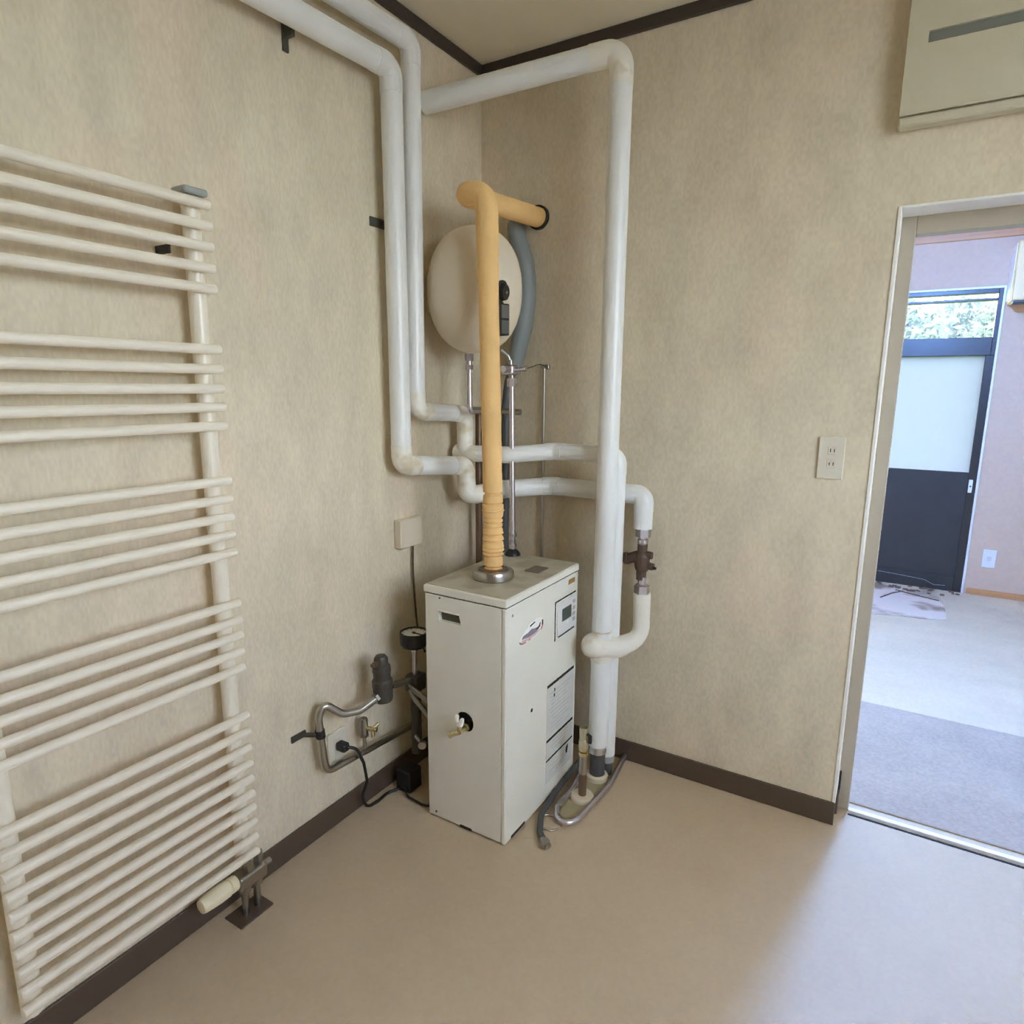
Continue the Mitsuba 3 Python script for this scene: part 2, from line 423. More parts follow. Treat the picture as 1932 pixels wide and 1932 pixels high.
k = thing('door_2', 'dark grey aluminium outside door with frosted pane and transom', 'door', kind='structure')
fy0, fy1 = FY - 0.012, FY + 0.05
add(k, 'casing', cat(box((EX0 - 0.03, FY - 0.016, 0), (EX0, FY + 0.02, EZ + 0.022), 0.002), box((EX1, FY - 0.016, 0), (EX1 + 0.014, FY + 0.02, EZ + 0.014), 0.002),
                     box((EX0, FY - 0.016, EZ), (EX1, FY + 0.02, EZ + 0.014), 0.002)), WHITEALU, label='white casing around the door')
add(k, 'stile', box((EX1 - 0.022, fy0, 1.54), (EX1, fy1, EZ), 0.002), ALUDARK)
add(k, 'stile', box((EX1 - 0.045, fy0, 0), (EX1, fy1, 1.54), 0.002), ALUDARK)
add(k, 'stile', box((EX0, fy0, 0), (EX0 + 0.04, fy1, EZ), 0.002), ALUDARK)
add(k, 'top_rail', box((EX0 + 0.04, fy0, EZ - 0.025), (EX1 - 0.022, fy1, EZ), 0.002), ALUDARK)
add(k, 'transom_bar', box((EX0 + 0.04, fy0, 1.871), (EX1 - 0.022, fy1, 1.883), 0.002), ALUDARK)
add(k, 'middle_rail', box((EX0 + 0.04, fy0, 1.54), (EX1 - 0.022, fy1, 1.65), 0.002), ALUDARK)
add(k, 'lower_panel', box((EX0 + 0.04, fy0 + 0.012, 0.1), (EX1 - 0.045, fy1, 0.80)), ALUPANEL)
add(k, 'bottom_rail', box((EX0 + 0.04, fy0, 0), (EX1 - 0.045, fy1, 0.1), 0.002), ALUPANEL)
add(k, 'slit_pane', slab_sheet(sg.box(EX0 + 0.03, 1.875, EX1 - 0.015, 1.925), FY + 0.02, 1), GLASS)
add(k, 'transom_pane', slab_sheet(sg.box(EX0 + 0.03, 1.64, EX1 - 0.015, 1.878), FY + 0.02, 1), GLASS, label='clear transom pane')
add(k, 'frosted_pane', slab_sheet(sg.box(EX0 + 0.03, 0.79, EX1 - 0.035, 1.55), FY + 0.02, 1), FROST, label='bright frosted pane')
add(k, 'lock_plate', box((EX1 - 0.04, fy0 - 0.008, 0.672), (EX1 - 0.018, fy0 + 0.001, 0.757), 0.002), WHITEALU, label='small white lock plate')
add(k, 'cylinder', lathe([(0.0001, 0), (0.005, 0), (0.005, 0.004), (0.0001, 0.004)], (EX1 - 0.029, fy0 - 0.008, 0.715), (0, -1, 0), 14), DARKGREY)

add('door_2', 'pale_thread', sweep(resample(fillet([(1.30, fy0 - 0.001, 0.078), (1.45, fy0 - 0.001, 0.068), (1.58, fy0 - 0.001, 0.058), (1.635, fy0 - 0.001, 0.030), (1.70, fy0 - 0.001, 0.036)], 0.03), 0.02), 0.0016, 8), CAPGREY, label='pale thread stuck along the bottom of the door')
one('carpet', 'grey purple carpet just beyond the doorway', 'carpet', box((FX0 + 0.01, 0.145, 0.0), (FX1 - 0.01, 0.952, 0.006), 0.002), CARPET)
pp = sg.Polygon([(0.95, 2.27)] + [(1.30, 2.245), (1.45, 2.29), (1.58, 2.31), (1.686, 2.361), (1.69, 2.50), (1.685, 2.65), (1.66, 2.76), (1.60, 2.86), (1.45, 2.90), (1.30, 2.99), (0.95, 3.0)])
one('bare_floor_patch', 'pale bare board patch with a curved edge in front of the outside door', 'floor patch', slab(pp, 0.0, 0.003, 2), BAREBOARD)
for a, b, c, lab in (((1.42, 2.86, 0.006), (1.52, 2.80, 0.007), (1.66, 2.74, 0.006), 'thin dark twig lying across the bare floor patch'),
                     ((1.34, 2.62, 0.006), (1.40, 2.76, 0.007), (1.46, 2.85, 0.006), 'thin dark twig left of the other on the bare floor patch')):
    one('twig', lab, 'twig', sweep(resample([a, b, c], 0.03), 0.004, 8), TWIG, smooth=40)
tmp = [box((x, y, 0.0), (x + s, y + s * 0.6, 0.004 + s * 0.2)) for x, y, s in [(1.30 + 0.5 * rng.random(), 2.88 + 0.13 * rng.random(), 0.012 + 0.02 * rng.random()) for _ in range(26)]]
one('floor_debris', 'dark crumbs and dirt at the foot of the outside door', 'dirt', cat(*tmp), TWIG, kind='stuff')

k = thing('unseen_pendant_lamp', 'unseen small round pendant lamp in the far room, out of view, placed to light the floor at the doorway', 'pendant lamp')
LX, LY, LZ = 1.42, 0.75, 2.10  # out of view above the door head; makes the bluish floor patch
add(k, 'canopy', lathe([(0.0001, 0), (0.05, 0), (0.045, 0.02), (0.0001, 0.022)], (LX, LY, FH), (0, 0, -1), 32), WHITEALU)
add(k, 'cord', rod((LX, LY, FH - 0.02), (LX, LY, LZ + 0.07), 0.003, 10), WHITEALU)
add(k, 'socket', lathe([(0.0001, 0), (0.02, 0), (0.018, 0.03), (0.0001, 0.03)], (LX, LY, LZ + 0.052), (0, 0, 1), 24), WHITEALU)
gl = trimesh.creation.icosphere(3, 0.058)
gl.apply_translation((LX, LY, LZ))
add(k, 'globe', {**mikit.ply(gl, WHITEALU, smooth=True), 'emitter': {'type': 'area', 'radiance': {'type': 'rgb', 'value': UNSEEN_LAMP}}}, None)
k = thing('air_conditioner', 'cream wall air conditioner beside the outside door', 'air conditioner')
add(k, 'body', rbox((1.81, 2.80, 1.835), (2.62, FY - 0.0, 2.17), 0.012), mat('ac_cream', principled((0.80, 0.58, 0.27), 0.4)), smooth=30)
add(k, 'flap', box((1.82, 2.785, 1.822), (2.60, 2.90, 1.836), 0.003), DARKGREY, label='dark outlet slot')
add(k, 'side_cap', box((1.805, 2.83, 1.85), (1.811, FY - 0.01, 2.16), 0.002), WHITEALU, label='white end cap')
k = thing('wall_outlet', 'white outlet plate low on the white wall by the outside door', 'outlet')
add(k, 'plate', box((1.88, FY - 0.006, 0.19), (1.952, FY, 0.31), 0.002), WHITEALU)
add(k, 'insert', box((1.905, FY - 0.008, 0.235), (1.927, FY - 0.005, 0.265), 0.001), CONTROL)

# outside
one('ground', 'lawn outside the far room', 'lawn', box((-25, FY + 0.13, -0.45), (30, 45, -0.40)), GRASS, kind='structure')


def tree(label, x, y, w, h, m, seed):
    r = np.random.default_rng(seed)
    k = thing('tree', label, 'tree', group=None)
    add(k, 'trunk', sweep([(x, y, -0.42), (x + 0.05, y, h * 0.5), (x, y, h * 0.8)], [0.09, 0.07, 0.03], 10), BARK, smooth=40)
    n = 5200
    q = r.normal(size=(n, 3))
    q /= np.linalg.norm(q, axis=1, keepdims=True)
    q *= (0.45 + 0.55 * r.random((n, 1)) ** 0.5)
    top = meshkit.fbm(np.c_[q[:, 0] * 3 + seed, q[:, 1] * 3, q[:, 0] * 0], 3)
    c = np.c_[x + q[:, 0] * w, y + q[:, 1] * w * 0.7, (h * 0.5 - 0.1) + q[:, 2] * (h * 0.5 - 0.05) * (0.8 + 0.45 * top)]
    d1 = r.normal(size=(n, 3))
    d1 /= np.linalg.norm(d1, axis=1, keepdims=True)
    d2 = np.cross(d1, r.normal(size=(n, 3)))
    d2 /= np.linalg.norm(d2, axis=1, keepdims=True)
    s = 0.05 + 0.05 * r.random((n, 1))
    v = np.stack([c - d1 * s, c + d2 * s * 0.45, c + d1 * s, c - d2 * s * 0.45], 1).reshape(-1, 3)
    i = np.arange(n)[:, None] * 4
    f = np.vstack([i + [[0, 1, 2]], i + [[0, 2, 3]]])
    add(k, 'foliage', trimesh.Trimesh(v, f, process=False), m)
    labels[k + '__foliage'] = {'kind': 'stuff', 'label': 'pale green leaves'}


tree('tall leafy tree seen at the left of the transom pane', 1.2, 10.4, 0.68, 3.05, LEAF[0], 1)
tree('leafy tree in the middle of the transom pane', 1.95, 12.4, 0.72, 3.35, LEAF[1], 2)
tree('lower leafy tree seen at the right of the transom pane', 2.62, 11.0, 0.68, 3.0, LEAF[0], 3)

# ------------------------------------------------------------------ towel radiator
k = thing('towel_radiator', 'tall cream tubular towel radiator on the left wall', 'towel radiator')
ZB = [1.694, 1.652, 1.610, 1.567, 1.525, 1.399, 1.357, 1.315, 1.275, 1.234, 1.111, 1.069, 1.027, 0.985, 0.943, 0.820, 0.778, 0.740, 0.699, 0.658,
      0.533, 0.490, 0.447, 0.404, 0.363, 0.322, 0.284, 0.243, 0.201, 0.160]
bar = mikit.ply(sweep([(0.072, -1.652, 0), (0.072, -1.6505, 0), (0.072, -1.1345, 0), (0.072, -1.133, 0)], [0.009, 0.0105, 0.0105, 0.009], 20), RADIATOR, smooth=40)
for z in ZB:
    add(k, 'bar', bar, None, to=T().translate([0, 0, z]))
post = sweep([(0.044, 0, 0.125), (0.044, 0, 0.128), (0.044, 0, 1.712), (0.044, 0, 1.715)], [0.016, 0.0185, 0.0185, 0.016], 24)
for y in (-1.158, -1.628):
    m = post.copy()
    m.apply_translation((0, y, 0))
    add(k, 'post', m, RADIATOR, smooth=40)
add(k, 'end_cap', box((0.03, -1.19, 1.708), (0.078, -1.136, 1.722), 0.003), CAPGREY, label='grey plastic cap on the top corner')
add(k, 'wall_bracket', box((0.001, -1.216, 1.588), (0.05, -1.212, 1.606), 0.0005), BLACK, label='black wall bracket')
add(k, 'wall_bracket', box((0.001, -1.556, 1.588), (0.05, -1.552, 1.606), 0.0005), BLACK)
add(k, 'valve_body', cat(rbox((0.048, -1.20, 0.082), (0.088, -1.118, 0.122), 0.008), hexnut((0.068, -1.165, 0.12), (0.068, -1.165, 0.150), 0.014), hexnut((0.062, -1.128, 0.118), (0.062, -1.128, 0.146), 0.013),
                         hexnut((0.068, -1.175, 0.068), (0.068, -1.175, 0.085), 0.016), hexnut((0.068, -1.142, 0.068), (0.068, -1.142, 0.085), 0.016), rod((0.066, -1.118, 0.102), (0.066, -1.096, 0.102), 0.008)), DULLSTEEL, label='dull steel valve block', smooth=30)
add(k, 'thermostat_head', lathe([(0.0001, 0), (0.017, 0), (0.0195, 0.004), (0.0195, 0.018), (0.0165, 0.020), (0.0165, 0.023), (0.021, 0.025), (0.0215, 0.05), (0.019, 0.085), (0.0165, 0.094), (0.0001, 0.096)], (0.07, -1.200, 0.112), (0, -1, 0)), CREAMPLASTIC, label='cream thermostat head', smooth=35)
add(k, 'supply_pipe', rod((0.068, -1.178, 0.0), (0.068, -1.175, 0.075), 0.0085), DULLSTEEL, smooth=40)
add(k, 'supply_pipe', rod((0.068, -1.142, 0.0), (0.068, -1.142, 0.075), 0.0085), DULLSTEEL, smooth=40)
add(k, 'floor_plate', box((0.034, -1.215, 0.0), (0.1, -1.118, 0.004), 0.001), BASE, label='brown floor plate')

# ------------------------------------------------------------------ boiler
BX0, BX1, BY0, BY1, BH = 0.214, 0.497, -0.622, -0.17, 0.757
k = thing('boiler', 'cream white cabinet boiler standing in the corner', 'boiler')
hole = m3.Manifold.cylinder(0.05, 0.031, 0.031, 40).rotate([90, 0, 0]).translate([0.356, BY0 + 0.03, 0.357])
body = m3.Manifold.hull_points(box((BX0, BY0, 0.004), (BX1 - 0.014, BY1, BH - 0.027), 0.004).vertices)
recess = m3.Manifold.hull_points(np.array([(0.264, BY0 - 0.001, 0.682), (0.338, BY0 - 0.001, 0.682), (0.346, BY0 - 0.001, 0.653), (0.268, BY0 - 0.001, 0.653),
                                           (0.264, BY0 + 0.05, 0.70), (0.338, BY0 + 0.05, 0.70), (0.346, BY0 + 0.05, 0.653), (0.268, BY0 + 0.05, 0.653)]))
slot = m3.Manifold.cube([0.042, 0.02, 0.006]).translate([0.336, BY0 - 0.005, 0.006])
inner = m3.Manifold.cube([0.2, 0.3, 0.5]).translate([0.26, BY0 + 0.025, 0.15])
add(k, 'body', body - hole - recess - slot, BOILER)
add(k, 'hole_lining', lathe([(0.0308, 0.0), (0.0308, 0.024), (0.0001, 0.024)], (0.356, BY0 + 0.004, 0.357), (0, 1, 0), 32), BLACK, label='black round opening')
add(k, 'dark_recess_plate', box((0.262, BY0 + 0.014, 0.6495), (0.348, BY0 + 0.02, 0.69), 0.001), mat('recess_olive', principled((0.075, 0.068, 0.035), 0.6)), label='dark plate that darkens the hand recess')  # darkness of the recess is put into the colour of this plate
add(k, 'handle_lip', box((0.262, BY0 - 0.004, 0.6815), (0.340, BY0 + 0.004, 0.6865), 0.0015), BOILER)
fp = m3.Manifold.hull_points(box((BX1 - 0.0135, BY0 - 0.001, 0.004), (BX1, BY1, BH - 0.028), 0.003).vertices)
cuts = m3.Manifold.cube([0.006, 0.082, 0.006]).translate([BX1 - 0.005, -0.588, 0.008])
add(k, 'front_panel', fp - cuts, BOILER)
add(k, 'foot_slot', box((BX1 - 0.004, -0.588, 0.0055), (BX1 + 0.0006, -0.507, 0.0145)), BLACK, label='black slot at the foot')
add(k, 'foot_slot', box((0.336, BY0 - 0.0006, 0.005), (0.378, BY0 + 0.012, 0.0125)), BLACK)
add(k, 'seam', box((BX0 + 0.002, BY0 + 0.002, BH - 0.0285), (BX1 - 0.002, BY1 - 0.002, BH - 0.0245)), DARKGREY)
add(k, 'lid', box((BX0 - 0.002, BY0 - 0.003, BH - 0.0245), (BX1 + 0.003, BY1, BH - 0.002), 0.003), BOILER)
add(k, 'top_sheet', box((BX0 + 0.006, BY0 + 0.006, BH - 0.0025), (BX1 - 0.004, BY1 - 0.004, BH), 0.0008), BOILERTOP, label='dusty olive top sheet')
cx, cy = 0.354, -0.465
add(k, 'flue_collar', lathe([(0.058, 0), (0.062, 0.004), (0.062, 0.02), (0.058, 0.028), (0.05, 0.03), (0.046, 0.026), (0.040, 0.022), (0.034, 0.022), (0.034, 0.0), (0.058, 0.0)], (cx, cy, BH - 0.001), (0, 0, 1), 48), STEEL, label='polished steel flue collar', smooth=40)
add(k, 'collar_seal', lathe([(0.030, 0.0), (0.0455, 0.0), (0.044, 0.006), (0.036, 0.010), (0.030, 0.010)], (cx, cy, BH + 0.0225), (0, 0, 1), 40), COPPER, label='brown seal inside the collar', smooth=40)
add(k, 'pipe_grommet', lathe([(0.0001, 0), (0.026, 0), (0.026, 0.006), (0.018, 0.016), (0.0095, 0.022), (0.0001, 0.022)], (0.262, -0.202, BH), (0, 0, 1), 32), BLACK, label='black rubber grommet', smooth=40)
vp = sg.Polygon([(0.398, -0.353), (0.447, -0.353), (0.447, -0.285), (0.398, -0.285)])
add(k, 'vent_cover', slab(vp, BH, BH + 0.003, 2), mat('vent_olive', principled((0.15, 0.125, 0.085), 0.6)), label='dark square vent cover')
XF = BX1
add(k, 'control_panel', box((XF - 0.001, -0.318, 0.548), (XF + 0.004, -0.186, 0.657), 0.0015), CONTROL, label='control panel')
cp = k + '__control_panel'
add(cp, 'display', box((XF + 0.0035, -0.290, 0.590), (XF + 0.0052, -0.226, 0.632), 0.0006), LCD, label='dark display')
for z in (0.637, 0.615, 0.595, 0.576):
    add(cp, 'button', box((XF + 0.0035, -0.214, z - 0.006), (XF + 0.0062, -0.198, z + 0.006), 0.001), GREYPRINT)
add(cp, 'indicator', box((XF + 0.0035, -0.258, 0.575), (XF + 0.0056, -0.246, 0.583), 0.0006), WHITEPRINT)
add(cp, 'lower_edge', box((XF + 0.0005, -0.310, 0.5435), (XF + 0.0046, -0.200, 0.5475), 0.0006), DARKGREY)
add(k, 'panel_seam', cat(box((XF - 0.001, -0.333, 0.538), (XF + 0.0012, -0.3285, 0.666)), box((XF - 0.001, -0.333, 0.663), (XF + 0.0012, -0.186, 0.667))), BLACK, label='black outline of the control panel')


def plate_x(pts, d0, d1):
    return slab(sg.Polygon(pts).buffer(0), XF + d0, XF + d1, 0)


# oval logo badge: dark script line over a white arch, purple band, red and pink sweep
badge = [(-0.553, 0.613), (-0.549, 0.603), (-0.535, 0.598), (-0.50, 0.597), (-0.455, 0.598), (-0.425, 0.606), (-0.411, 0.622), (-0.411, 0.636), (-0.425, 0.648), (-0.455, 0.652), (-0.485, 0.648), (-0.52, 0.633), (-0.545, 0.622)]
add(k, 'badge', plate_x(badge, -0.0005, 0.0012), WHITEPRINT, label='oval logo badge with a purple and red sweep')
bd = k + '__badge'
add(bd, 'dark_script', cat(plate_x([(-0.492, 0.638), (-0.462, 0.643), (-0.462, 0.6465), (-0.492, 0.6425)], 0.001, 0.0018), plate_x([(-0.437, 0.619), (-0.43, 0.622), (-0.428, 0.633), (-0.433, 0.633), (-0.436, 0.625), (-0.455, 0.6215), (-0.456, 0.618)], 0.001, 0.0018),
                           plate_x([(-0.419, 0.617), (-0.412, 0.624), (-0.4125, 0.637), (-0.419, 0.638), (-0.42, 0.626)], 0.001, 0.0018)), BLACK)
add(bd, 'purple_band', plate_x([(-0.538, 0.614), (-0.532, 0.622), (-0.505, 0.624), (-0.482, 0.629), (-0.45, 0.623), (-0.436, 0.617), (-0.45, 0.611), (-0.50, 0.609)], 0.001, 0.0016), PURPLEPRINT)
add(bd, 'pink_band', plate_x([(-0.545, 0.606), (-0.53, 0.611), (-0.50, 0.6085), (-0.45, 0.6105), (-0.43, 0.614), (-0.43, 0.609), (-0.46, 0.602), (-0.52, 0.6005)], 0.001, 0.0016), PINKPRINT)
add(bd, 'red_sweep', cat(plate_x([(-0.553, 0.612), (-0.548, 0.603), (-0.535, 0.598), (-0.515, 0.598), (-0.515, 0.6005), (-0.535, 0.602), (-0.546, 0.608)], 0.0012, 0.0019), plate_x([(-0.50, 0.5985), (-0.49, 0.5985), (-0.485, 0.603), (-0.495, 0.602)], 0.0012, 0.0019),
                         plate_x([(-0.425, 0.608), (-0.416, 0.614), (-0.413, 0.622), (-0.419, 0.621), (-0.427, 0.611)], 0.0012, 0.0019)), REDPRINT)
# caution label: three heavy rules with rows of small illegible print between them
add(k, 'caution_label', box((XF - 0.0005, -0.376, 0.062), (XF + 0.0006, -0.186, 0.402)), LABELPAPER, label='pale caution label with heavy black rules')
cl = k + '__caution_label'
for z, w in ((0.399, 0.0045), (0.2115, 0.004), (0.1425, 0.0028)):
    add(cl, 'rule', box((XF, -0.375, z - w), (XF + 0.0012, -0.188, z + w)), BLACK)
rows = [box((XF, -0.36 + 0.03 * rng.random(), z), (XF + 0.0010, -0.205 - 0.05 * rng.random(), z + 0.0045)) for z in list(np.arange(0.232, 0.375, 0.0135)) + [0.165, 0.18, 0.193, 0.08, 0.094, 0.108]]
add(cl, 'print_rows', cat(*rows), mat('faint_print', principled((0.49, 0.485, 0.445), 0.6)))
labels[cl + '__print_rows'] = {'kind': 'stuff', 'label': 'rows of small faded print'}
add(cl, 'mark', cat(plate_x([(-0.328, 0.366), (-0.322, 0.368), (-0.322, 0.378), (-0.328, 0.378)], 0.0004, 0.0013), plate_x([(-0.330, 0.349), (-0.323, 0.351), (-0.323, 0.360), (-0.330, 0.359)], 0.0004, 0.0013)), BLACK)
add(cl, 'mark', plate_x([(-0.232, 0.102), (-0.224, 0.102), (-0.218, 0.128), (-0.222, 0.131), (-0.231, 0.126), (-0.236, 0.115)], 0.0004, 0.0013), BLACK)
add(k, 'amber_label', box((XF - 0.0005, -0.242, 0.700), (XF + 0.0008, -0.196, 0.716)), ORANGELABEL, label='small amber label under the lid')
add(k, 'screw', lathe([(0.0001, 0), (0.004, 0), (0.0035, 0.0015), (0.0001, 0.002)], (XF, -0.588, 0.702), (1, 0, 0), 14), DULLSTEEL)
add(k, 'screw', lathe([(0.0001, 0), (0.004, 0), (0.0035, 0.0015), (0.0001, 0.002)], (0.245, BY0, 0.022), (0, -1, 0), 14), DARKGREY)
add(k, 'screw', lathe([(0.0001, 0), (0.003, 0), (0.0025, 0.001), (0.0001, 0.0015)], (0.27, BY0, 0.742 - 0.02), (0, -1, 0), 14), DARKGREY)
add(k, 'spy_hole', lathe([(0.0001, 0), (0.006, 0), (0.006, 0.0008), (0.0001, 0.0008)], (XF, -0.473, 0.367), (1, 0, 0), 18), BLACK, label='small black hole')
# drain cock in the round opening
dk = k + '__drain_cock'
add(k, 'drain_cock', cat(rod((0.363, BY0 + 0.028, 0.345), (0.363, BY0 - 0.04, 0.345), 0.008), hexnut((0.363, BY0 - 0.006, 0.345), (0.363, BY0 + 0.006, 0.345), 0.013), rod((0.363, BY0 - 0.034, 0.345), (0.363, BY0 - 0.034, 0.362), 0.007),
                         rod((0.363, BY0 - 0.034, 0.343), (0.340, BY0 - 0.048, 0.334), 0.0065), lathe([(0.0065, 0), (0.009, 0.0), (0.009, 0.006), (0.0055, 0.006), (0.0055, 0.001)], (0.341, BY0 - 0.0475, 0.3345), (-0.023, -0.014, -0.009))), BRASS, label='brass drain cock', smooth=35)
add(dk, 'lever', cat(rbox((0.354, BY0 - 0.041, 0.361), (0.372, BY0 - 0.027, 0.376), 0.003), rbox((0.346, BY0 - 0.040, 0.374), (0.358, BY0 - 0.028, 0.394), 0.003), rbox((0.366, BY0 - 0.040, 0.372), (0.376, BY0 - 0.028, 0.388), 0.003)), mat('lever_white', principled((0.80, 0.77, 0.68), 0.4)), label='white cross lever', smooth=30)
add(dk, 'outlet', lathe([(0.0001, 0), (0.0052, 0), (0.0052, 0.001), (0.0001, 0.001)], (0.3398, BY0 - 0.0482, 0.3338), (-0.023, -0.014, -0.009), 14), BLACK)

# ------------------------------------------------------------------ flue pipe
k = thing('flue_pipe', 'ochre wrapped flue pipe rising from the boiler to the wall', 'flue pipe')
main = resample(fillet([(0.350, -0.4632, 1.02), (0.3225, -0.455, 1.848), (0.236, -0.45, 1.856), (0.235, 0.0, 1.888)], 0.045, 14), 0.012)
nr = np.interp(main[:, 2], [0.9, 1.5, 1.84], [0.0287, 0.0287, 0.0318]) * (1 + 0.05 * (meshkit.fbm(main * 22.0, 3, seed=5) - 0.5) * 2)
add(k, 'duct', sweep(main, nr, 28), FLUE, smooth=60)
zs = np.linspace(0.768, 1.035, 330)
fold = np.zeros(len(zs))
for z0 in np.sort(rng.uniform(0.79, 1.03, 24)):
    fold += (0.0016 + 0.0034 * rng.random()) * np.exp(-((zs - z0) / (0.0022 + 0.0015 * rng.random())) ** 2) * (0.7 if rng.random() < 0.35 else -1.0)
cen = np.c_[cx + (0.350 - cx) * (zs - 0.768) / 0.252, cy + (0.0018) * (zs - 0.768) / 0.2, zs]
add(k, 'wrinkled_sleeve', sweep(cen, 0.0298 + 0.0012 * np.sin(zs * 60) + fold, 40), FLUE, label='wrinkled lower sleeve', smooth=60)
add(k, 'joint_tape', sweep([(0.3412, -0.4606, 1.285), (0.3405, -0.4604, 1.305)], 0.0297, 28), FLUE)
add(k, 'wall_sleeve', lathe([(0.033, 0), (0.039, 0), (0.039, 0.012), (0.036, 0.014), (0.033, 0.012)], (0.2352, 0.0, 1.8878), (0, -1, 0), 36), BLACK, label='black wall sleeve', smooth=40)

# ------------------------------------------------------------------ wall tank
k = thing('water_heater', 'cream rounded water heater hung in the corner behind the flue', 'water heater')
TC = np.array([0.17, -0.29, 1.62])
s = trimesh.creation.icosphere(5, 1.0)
v = s.vertices.copy()
nrm = (np.abs(v) ** 2.25).sum(1) ** (1 / 2.25)
v = v / nrm[:, None]
s.vertices = TC + v * [0.143, 0.143, 0.19]
add(k, 'body', s, TANK, smooth=True)
add(k, 'back_plate', box((0.0, -0.325, 1.56), (0.045, -0.255, 1.68), 0.006), TANK)


def on_tank(y, z):
    q = 1 - abs((y - TC[1]) / 0.143) ** 2.25 - abs((z - TC[2]) / 0.19) ** 2.25
    x = TC[0] + 0.143 * max(q, 0) ** (1 / 2.25)
    e = [abs((x - TC[0]) / 0.143) ** 1.25 / 0.143 * np.sign(x - TC[0]), abs((y - TC[1]) / 0.143) ** 1.25 / 0.143 * np.sign(y - TC[1]), abs((z - TC[2]) / 0.19) ** 1.25 / 0.19 * np.sign(z - TC[2])]
    return np.array([x, y, z]), np.array(e) / np.linalg.norm(e)


p, n = on_tank(-0.345, 1.600)
n = np.array([0.98, 0.1, -0.12])
n /= np.linalg.norm(n)
add(k, 'knob', lathe([(0.0001, -0.004), (0.034, -0.004), (0.034, 0.003), (0.030, 0.005), (0.027, 0.003), (0.024, 0.003), (0.022, 0.014), (0.019, 0.016), (0.0001, 0.016)], p, n, 36), BLACK, label='black round temperature knob', smooth=40)
add(k + '__knob', 'pointer', lathe([(0.0001, 0), (0.005, 0), (0.004, 0.002), (0.0001, 0.0025)], p + n * 0.016, n, 14), STEEL, smooth=40)
p, n = on_tank(-0.333, 1.545)
p = p + [0.004, 0, -0.022]
n = np.array([0.97, -0.24, 0.0])
n /= np.linalg.norm(n)
t = frame(n)
yv = np.array([0, 0, 1.0]) - n * n[2]
yv /= np.linalg.norm(yv)
t[:3, 3], t[:3, 1], t[:3, 0] = p, yv, np.cross(yv, n)
fr = box((-0.020, -0.046, -0.045), (0.020, 0.046, 0.006), 0.003)
fr.apply_transform(t)
w = add(k, 'switch_frame', fr, BLACK, label='black frame with two grey switch windows')
for i, (a, b) in enumerate(((0.003, 0.042), (-0.042, -0.002))):
    pl = box((-0.016, a, 0.004), (0.016, b, 0.008), 0.001)
    pl.apply_transform(t)
    add(w, 'window', pl, mat(f'smoke_grey_{i}', principled([(0.11, 0.105, 0.09), (0.085, 0.09, 0.08)][i], 0.3)))

# ------------------------------------------------------------------ insulated white pipes


def insulated(k, pts, r, rb, elbows, first=WHITEPIPE):
    """Straight runs and elbow covers of one insulated pipe, each a part; elbows: the material of each corner's cover."""
    pts = [np.array(p, float) for p in pts]
    cuts = []
    for a, b, c in zip(pts, pts[1:], pts[2:]):
        u, v = (a - b), (c - b)
        lu, lv = np.linalg.norm(u), np.linalg.norm(v)
        ang = math.acos(np.clip((u / lu) @ (v / lv), -1, 1))
        cuts.append(min(rb / math.tan(ang / 2), 0.45 * lu, 0.45 * lv))
    for i in range(len(pts) - 1):
        a, b = pts[i], pts[i + 1]
        d = (b - a) / np.linalg.norm(b - a)
        s = a + d * (cuts[i - 1] - 0.002 if i else 0)
        e = b - d * (cuts[i] - 0.002 if i < len(cuts) else 0)
        if (e - s) @ d > 0.004:
            cream = 0 < i < len(pts) - 2 and elbows[i - 1] != first and elbows[i] != first and (e - s) @ d < 0.08
            add(k, 'run', rod(s, e, r * 1.02 if cream else r, 28), elbows[i] if cream else first, smooth=40)
    for i, m in enumerate(elbows):
        a, b, c = pts[i:i + 3]
        u, v = (a - b) / np.linalg.norm(a - b), (c - b) / np.linalg.norm(c - b)
        lu = min(cuts[i] + 0.018, np.linalg.norm(a - b) * 0.49)
        lv = min(cuts[i] + 0.018, np.linalg.norm(c - b) * 0.49)
        path = fillet([b + u * lu, b, b + v * lv], rb, 10)
        rr = np.full(len(path), r * 1.045)
        add(k, 'elbow', sweep(path, rr, 28), m, smooth=40)


W, C_ = WHITEPIPE, CREAMPIPE
kA = thing('insulated_pipe', 'white insulated pipe, the lower of two along the left wall, nearest the camera', 'pipe')
insulated(kA, [(0.06, -1.7, 2.143), (0.06, -0.535, 2.184), (0.06, -0.53, 1.085), (0.10, -0.25, 1.06), (0.107, -0.25, 0.955), (0.20, -0.16, 0.975), (0.33, -0.055, 0.985), (0.67, -0.055, 0.983), (0.67, -0.055, 0.873)],
          0.0305, 0.048, [W, C_, C_, C_, W, W, W], W)
kB = thing('insulated_pipe', 'white insulated pipe nearest the ceiling trim on the left wall', 'pipe')
insulated(kB, [(0.06, -1.7, 2.242), (0.06, -0.448, 2.281), (0.06, -0.455, 1.247), (0.066, -0.205, 1.232), (0.068, -0.205, 1.096), (0.24, -0.20, 1.10), (0.37, -0.112, 1.113), (0.60, -0.118, 1.113), (0.60, -0.118, 0.075)],
          0.0275, 0.045, [W, C_, C_, C_, W, W, W], W)
add(kB, 'stub', rod((0.03, -0.205, 1.10), (0.068, -0.205, 1.097), 0.026, 24), C_, label='capped stub')
add(kB, 'end_band', rod((0.60, -0.118, 0.05), (0.60, -0.118, 0.078), 0.0262, 28), CAPGREY, label='grey band at the floor end', smooth=40)
add(kB, 'tail', rod((0.60, -0.118, 0.0), (0.60, -0.118, 0.052), 0.020, 24), DARKGREY, smooth=40)
